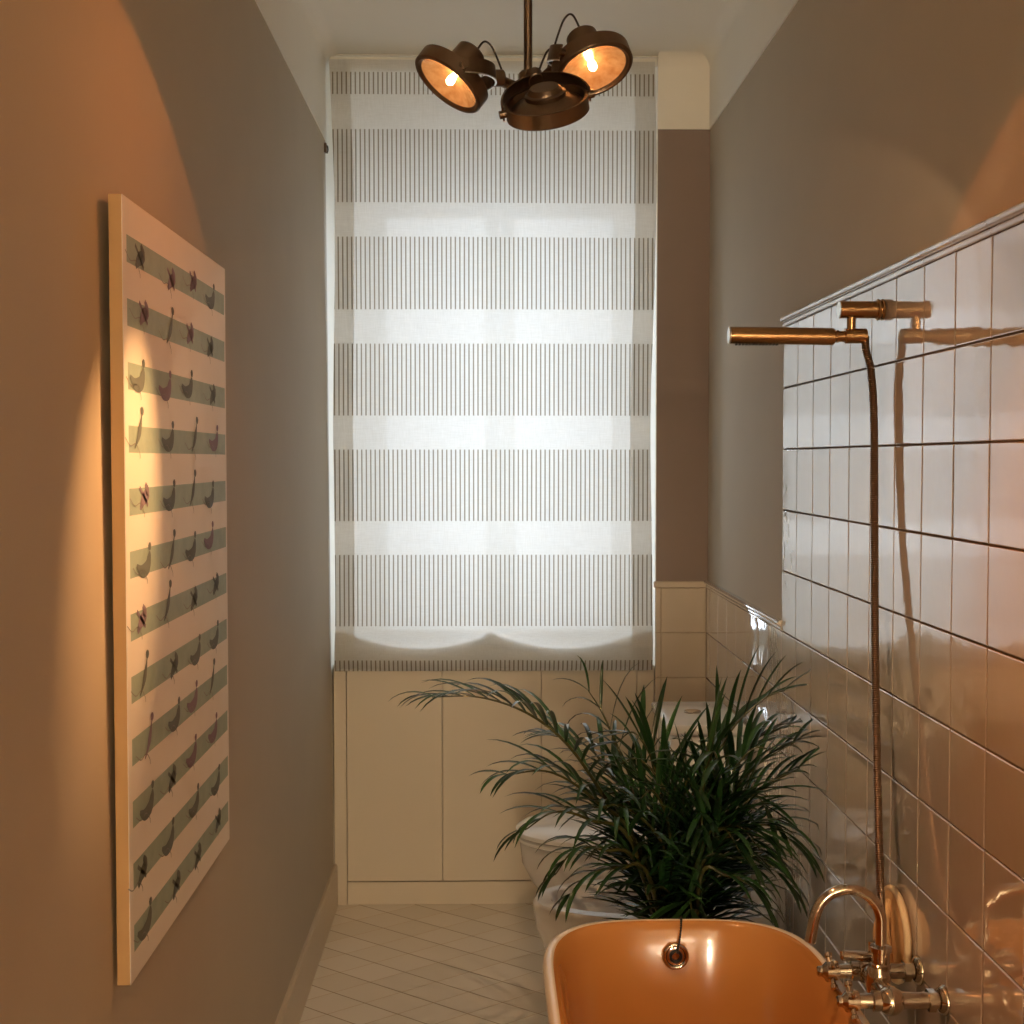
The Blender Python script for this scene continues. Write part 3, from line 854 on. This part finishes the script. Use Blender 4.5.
# ================================================================== HAND SHOWER
SY = 2.56
sh = thing('shower_holder', 'short bronze-toned bar bracket on the tiled wall that holds the hand shower', 'shower holder', (XR, SY, 1.837))
zb_ = 1.837
bm = nb(); cyl(bm, (0.680, SY, zb_), (XR - 0.001, SY, zb_), 0.0165, 30, bev=0.001); obj('bar', bm, M['brass'], sh, smooth=True, angle=35)
bm = nb(); cyl(bm, (0.6785, SY, zb_), (0.6805, SY, zb_), 0.0155, 30); obj('end_cap', bm, M['bronze_edge'], sh, smooth=True, angle=35)
bm = nb()
for x in (XR - 0.012, XR - 0.004): torus(bm, (x, SY, zb_), (1, 0, 0), 0.0175, 0.0032, 30, 8)
obj('flange', bm, M['brass'], sh, smooth=True)
bm = nb(); cyl(bm, (0.703, SY, zb_ - 0.012), (0.703, SY, zb_ - 0.044), 0.0085, 20); cyl(bm, (0.690, SY, 1.787), (0.732, SY, 1.787), 0.0145, 26, bev=0.001); obj('cradle', bm, M['brass'], sh, smooth=True, angle=35)

zw = 1.786
hs = thing('hand_shower', 'slim bronze-toned stick hand shower on its holder, metal hose hanging to the tap', 'shower', (0.6, SY, zw))
bm = nb(); lathe(bm, (0.470, SY, zw + 0.002), Vector((1, 0, -0.012)), [(0, 0.0165), (0.198, 0.0165), (0.2005, 0.0145)], 30); wd = obj('wand', bm, M['brass'], hs, smooth=True, angle=35)
bm = nb(); cyl(bm, (0.4665, SY, zw + 0.002), (0.4702, SY, zw + 0.002), 0.0162, 30, bev=0.001); obj('wand_cap', bm, M['bronze_edge'], wd, smooth=True)
bm = nb()
for i in range(13):
    for j in (-1, 0, 1): cyl(bm, (0.482 + i * 0.0065, SY + j * 0.005, zw - 0.0135), (0.482 + i * 0.0065, SY + j * 0.005, zw - 0.0172), 0.0017, 8)
obj('spray_nozzles', bm, M['black'], wd)
bm = nb(); cyl(bm, (0.670, SY, zw), (0.692, SY, zw), 0.0105, 22); cyl(bm, (0.674, SY, zw), (0.678, SY, zw), 0.0125, 22); obj('neck', bm, M['brass'], hs, smooth=True, angle=35)
bm = nb()
pts = [(0.730, SY, zw), at(866, 350, 2.555), at(871, 372, 2.55), at(874, 420, 2.54), at(874.5, 520, 2.52), at(875, 640, 2.48), at(877, 760, 2.43), at(879.5, 860, 2.38), at(881, 920, 2.33), Vector((MX + 0.012, 2.30, MZ + 0.03))]
tube(bm, pts, 0.0080, 12, 10, ribs=0.004)
obj('hose', bm, M['hose_metal'], hs, smooth=True, angle=30)

# ================================================================== ROUND BATH PAD
SPY, SPZ = 2.425, 0.672
pd = thing('bath_pad', 'round tan loofah bath pad hanging flat on the tiles behind the tap', 'bath pad', (XR, SPY, SPZ))
bm = nb(); lathe(bm, (XR - 0.0005, SPY, SPZ), (-1, 0, 0), [(0, 0.078), (0.004, 0.084), (0.014, 0.080), (0.018, 0.068), (0.020, 0.03), (0.0205, 0.002)], 44)
obj('pad', bm, M['sponge'], pd, smooth=True)
bm = nb(); torus(bm, (XR - 0.010, SPY, SPZ), (1, 0, 0), 0.082, 0.0065, 48, 10); obj('binding', bm, M['sponge_rim'], pd, smooth=True)
bm = nb(); tube(bm, [(XR - 0.018, SPY - 0.03, SPZ - 0.07), (XR - 0.034, SPY - 0.02, SPZ - 0.02), (XR - 0.036, SPY - 0.012, SPZ + 0.02), (XR - 0.019, SPY + 0.0, SPZ + 0.065)], lambda t: 0.006 + 0.010 * math.sin(PI * t), 12, 6)
obj('hand_strap', bm, M['sponge'], pd, smooth=True)

# ================================================================== PALM
PPX, PPY = 0.455, 2.945
pt_ = thing('potted_palm', 'dark green feathery potted palm standing behind the far end of the bathtub', 'plant', (PPX, PPY, 0))
bm = nb(); lathe(bm, (PPX, PPY, 0.0), (0, 0, 1), [(0, 0.095), (0.01, 0.10), (0.27, 0.135), (0.30, 0.142), (0.305, 0.138), (0.29, 0.128), (0.262, 0.126)], 40, True, True)
po = obj('pot', bm, M['pot'], pt_, smooth=True, angle=40)
bm = nb(); lathe(bm, (PPX, PPY, 0.2605), (0, 0, 1), [(0, 0.125), (0.010, 0.115), (0.014, 0.05), (0.015, 0.002)], 30); obj('soil', bm, M['soil'], po, smooth=True)

XLIM = XR - 0.024
def frond(path, nl=22, lmax=0.17, droop=0.10, ang=48, start=0.32, width=0.0075, seed=0, twist=0.0, lift=0.0):
    rs = random.Random(seed)
    nl = int(nl * 0.68); lmax *= 1.5; width *= 0.80; droop *= 1.3; ang += 10
    P_ = cmr(path, 10)
    for p in P_: p.x = min(p.x, XLIM - 0.01)
    bm = nb()
    tube(bm, P_, lambda t: 0.0048 * (1 - t) + 0.0012, 7, 0, mi=1)
    L = [0]
    for a, b in zip(P_, P_[1:]): L.append(L[-1] + (b - a).length)
    tot = L[-1]
    def sample(s):
        for j in range(len(L) - 1):
            if L[j + 1] >= s: break
        q = (s - L[j]) / max(1e-9, L[j + 1] - L[j])
        return P_[j].lerp(P_[j + 1], q), (P_[j + 1] - P_[j]).normalized()
    for i in range(nl):
        u = i / (nl - 1)
        s = tot * (start + (0.995 - start) * u)
        p, t = sample(s)
        side0 = t.cross(Vector((0, 0, 1)))
        if side0.length < 0.25: side0 = t.cross(Vector((0.3, 1, 0)))
        side0.normalize()
        side0 = Quaternion(t, twist) @ side0
        upv = side0.cross(t).normalized()
        for sg in (-1, 1):
            ln = lmax * (0.55 + 0.45 * math.sin(PI * min(1, 0.15 + u * 0.75))) * (1 - 0.35 * u ** 3) * rs.uniform(0.85, 1.1)
            a = R(ang * (1 - 0.55 * u) + rs.uniform(-6, 6))
            d = (t * math.cos(a) + side0 * sg * math.sin(a) + upv * (0.22 + lift + rs.uniform(-0.08, 0.08))).normalized()
            n = 7; prev = None; pos = p.copy(); dd = d.copy()
            dr = droop * rs.uniform(0.7, 1.5)
            for k in range(n + 1):
                q = k / n
                wd_ = width * (math.sin(PI * min(1, 0.12 + 0.86 * q)) ** 0.7) * (1 if q < 0.97 else 0.15)
                sd = dd.cross(Vector((0, 0, 1)))
                if sd.length < 0.1: sd = dd.cross(Vector((0, 1, 0)))
                sd.normalize(); nn = sd.cross(dd).normalized()
                c = pos
                trip = [c - sd * wd_ + nn * wd_ * 0.45, c, c + sd * wd_ + nn * wd_ * 0.45]
                vs = []
                for v in trip:
                    v = v.copy()
                    if v.x > XLIM: v.x = XLIM - 0.0006 * k
                    if v.y < 2.70 and v.z < 0.66: v.y = 2.70
                    if v.y > 4.5: v.y = 4.5
                    vs.append(bm.verts.new(v))
                if prev:
                    for m_ in range(2): bm.faces.new((prev[m_], prev[m_ + 1], vs[m_ + 1], vs[m_]))
                prev = vs
                pos = pos + dd * (ln / n)
                dd = (dd + Vector((0, 0, -dr * (0.5 + q)))).normalized()
    obj('frond', bm, [M['leaf'], M['stem']], pt_, smooth=True, angle=60)

B0 = Vector((PPX, PPY, 0.27))
def px(lst, jitter=0.0):
    out = [B0 + Vector((random.uniform(-0.03, 0.03), random.uniform(-0.03, 0.03), 0))]
    for (x, y, Y) in lst: out.append(at(x, y, Y))
    return out
hand = [
    (px([(640, 860, 2.93), (600, 790, 2.90), (565, 742, 2.88), (525, 712, 2.86), (478, 697, 2.85), (432, 697, 2.84)]), dict(nl=28, lmax=0.16, droop=0.10, start=0.50, width=0.0066, ang=56)),
    (px([(655, 850, 3.0), (640, 800, 3.05), (618, 748, 3.08), (602, 712, 3.10), (588, 690, 3.1)]), dict(nl=14, lmax=0.15, droop=0.19, ang=46, twist=1.35, start=0.48, width=0.0052)),
    (px([(640, 850, 2.9), (595, 800, 2.86), (550, 772, 2.84), (505, 775, 2.82)]), dict(nl=22, lmax=0.15, droop=0.13, start=0.42)),
    (px([(635, 850, 2.86), (590, 820, 2.82), (555, 812, 2.80), (525, 830, 2.80)]), dict(nl=20, lmax=0.14, droop=0.14, start=0.40)),
    (px([(640, 870, 2.84), (605, 850, 2.80), (575, 850, 2.78), (555, 875, 2.78)]), dict(nl=20, lmax=0.12, droop=0.16, start=0.38)),
    (px([(650, 880, 2.83), (620, 868, 2.79), (590, 875, 2.77), (570, 895, 2.76)]), dict(nl=18, lmax=0.11, droop=0.16, start=0.35)),
    (px([(695, 850, 3.0), (705, 790, 3.02), (728, 735, 3.03), (762, 700, 3.03), (785, 690, 3.02)]), dict(nl=22, lmax=0.15, droop=0.07, start=0.45, ang=40, twist=-0.7)),
    (px([(705, 850, 2.95), (728, 800, 2.96), (757, 765, 2.96), (795, 742, 2.95)]), dict(nl=20, lmax=0.14, droop=0.08, start=0.45)),
    (px([(705, 850, 2.92), (735, 812, 2.92), (768, 785, 2.92), (800, 768, 2.90)]), dict(nl=22, lmax=0.13, droop=0.10, start=0.42)),
    (px([(700, 860, 2.9), (735, 835, 2.9), (770, 825, 2.88), (800, 850, 2.86)]), dict(nl=22, lmax=0.15, droop=0.14, start=0.42)),
    (px([(700, 870, 2.88), (735, 858, 2.87), (765, 862, 2.85), (788, 885, 2.83)]), dict(nl=20, lmax=0.13, droop=0.15, start=0.40)),
    (px([(700, 880, 2.85), (725, 875, 2.83), (750, 885, 2.81), (765, 905, 2.79)]), dict(nl=18, lmax=0.11, droop=0.15, start=0.35)),
    (px([(700, 840, 3.05), (725, 780, 3.1), (755, 740, 3.12), (790, 725, 3.12)]), dict(nl=20, lmax=0.15, droop=0.10, start=0.42)),
    (px([(650, 840, 3.05), (615, 780, 3.1), (585, 745, 3.15), (550, 735, 3.18)]), dict(nl=20, lmax=0.15, droop=0.10, start=0.42)),
]
for i, (p, k) in enumerate(hand): frond(p, seed=i, **k)
rg = random.Random(21)
for i in range(20):            # upright and front-facing fronds filling the heart of the plant
    az = rg.uniform(0, 2 * PI); lean = rg.uniform(0.05, 0.24); hh = rg.uniform(0.48, 0.72)
    if i < 11: az = -PI / 2 + rg.uniform(-1.1, 1.1); lean = rg.uniform(0.06, 0.17); hh = rg.uniform(0.36, 0.60)
    dx, dy = math.cos(az) * lean, math.sin(az) * lean * 0.8
    b = B0 + Vector((rg.uniform(-.03, .03), rg.uniform(-.03, .03), 0))
    droop_tip = rg.uniform(0.0, 0.12)
    path = [b, b + Vector((dx * 0.25, dy * 0.25, hh * 0.45)), b + Vector((dx * 0.6, dy * 0.6, hh * 0.80)), b + Vector((dx * 1.2, dy * 1.2, hh * 0.98 - droop_tip * 0.4)), b + Vector((dx * 1.7, dy * 1.6, hh - droop_tip))]
    frond(path, nl=20, lmax=rg.uniform(0.13, 0.18), droop=rg.uniform(0.04, 0.13), start=0.38, width=0.0085, seed=50 + i, lift=rg.uniform(0, 0.3), twist=rg.uniform(-1.0, 1.0), ang=rg.uniform(34, 50))
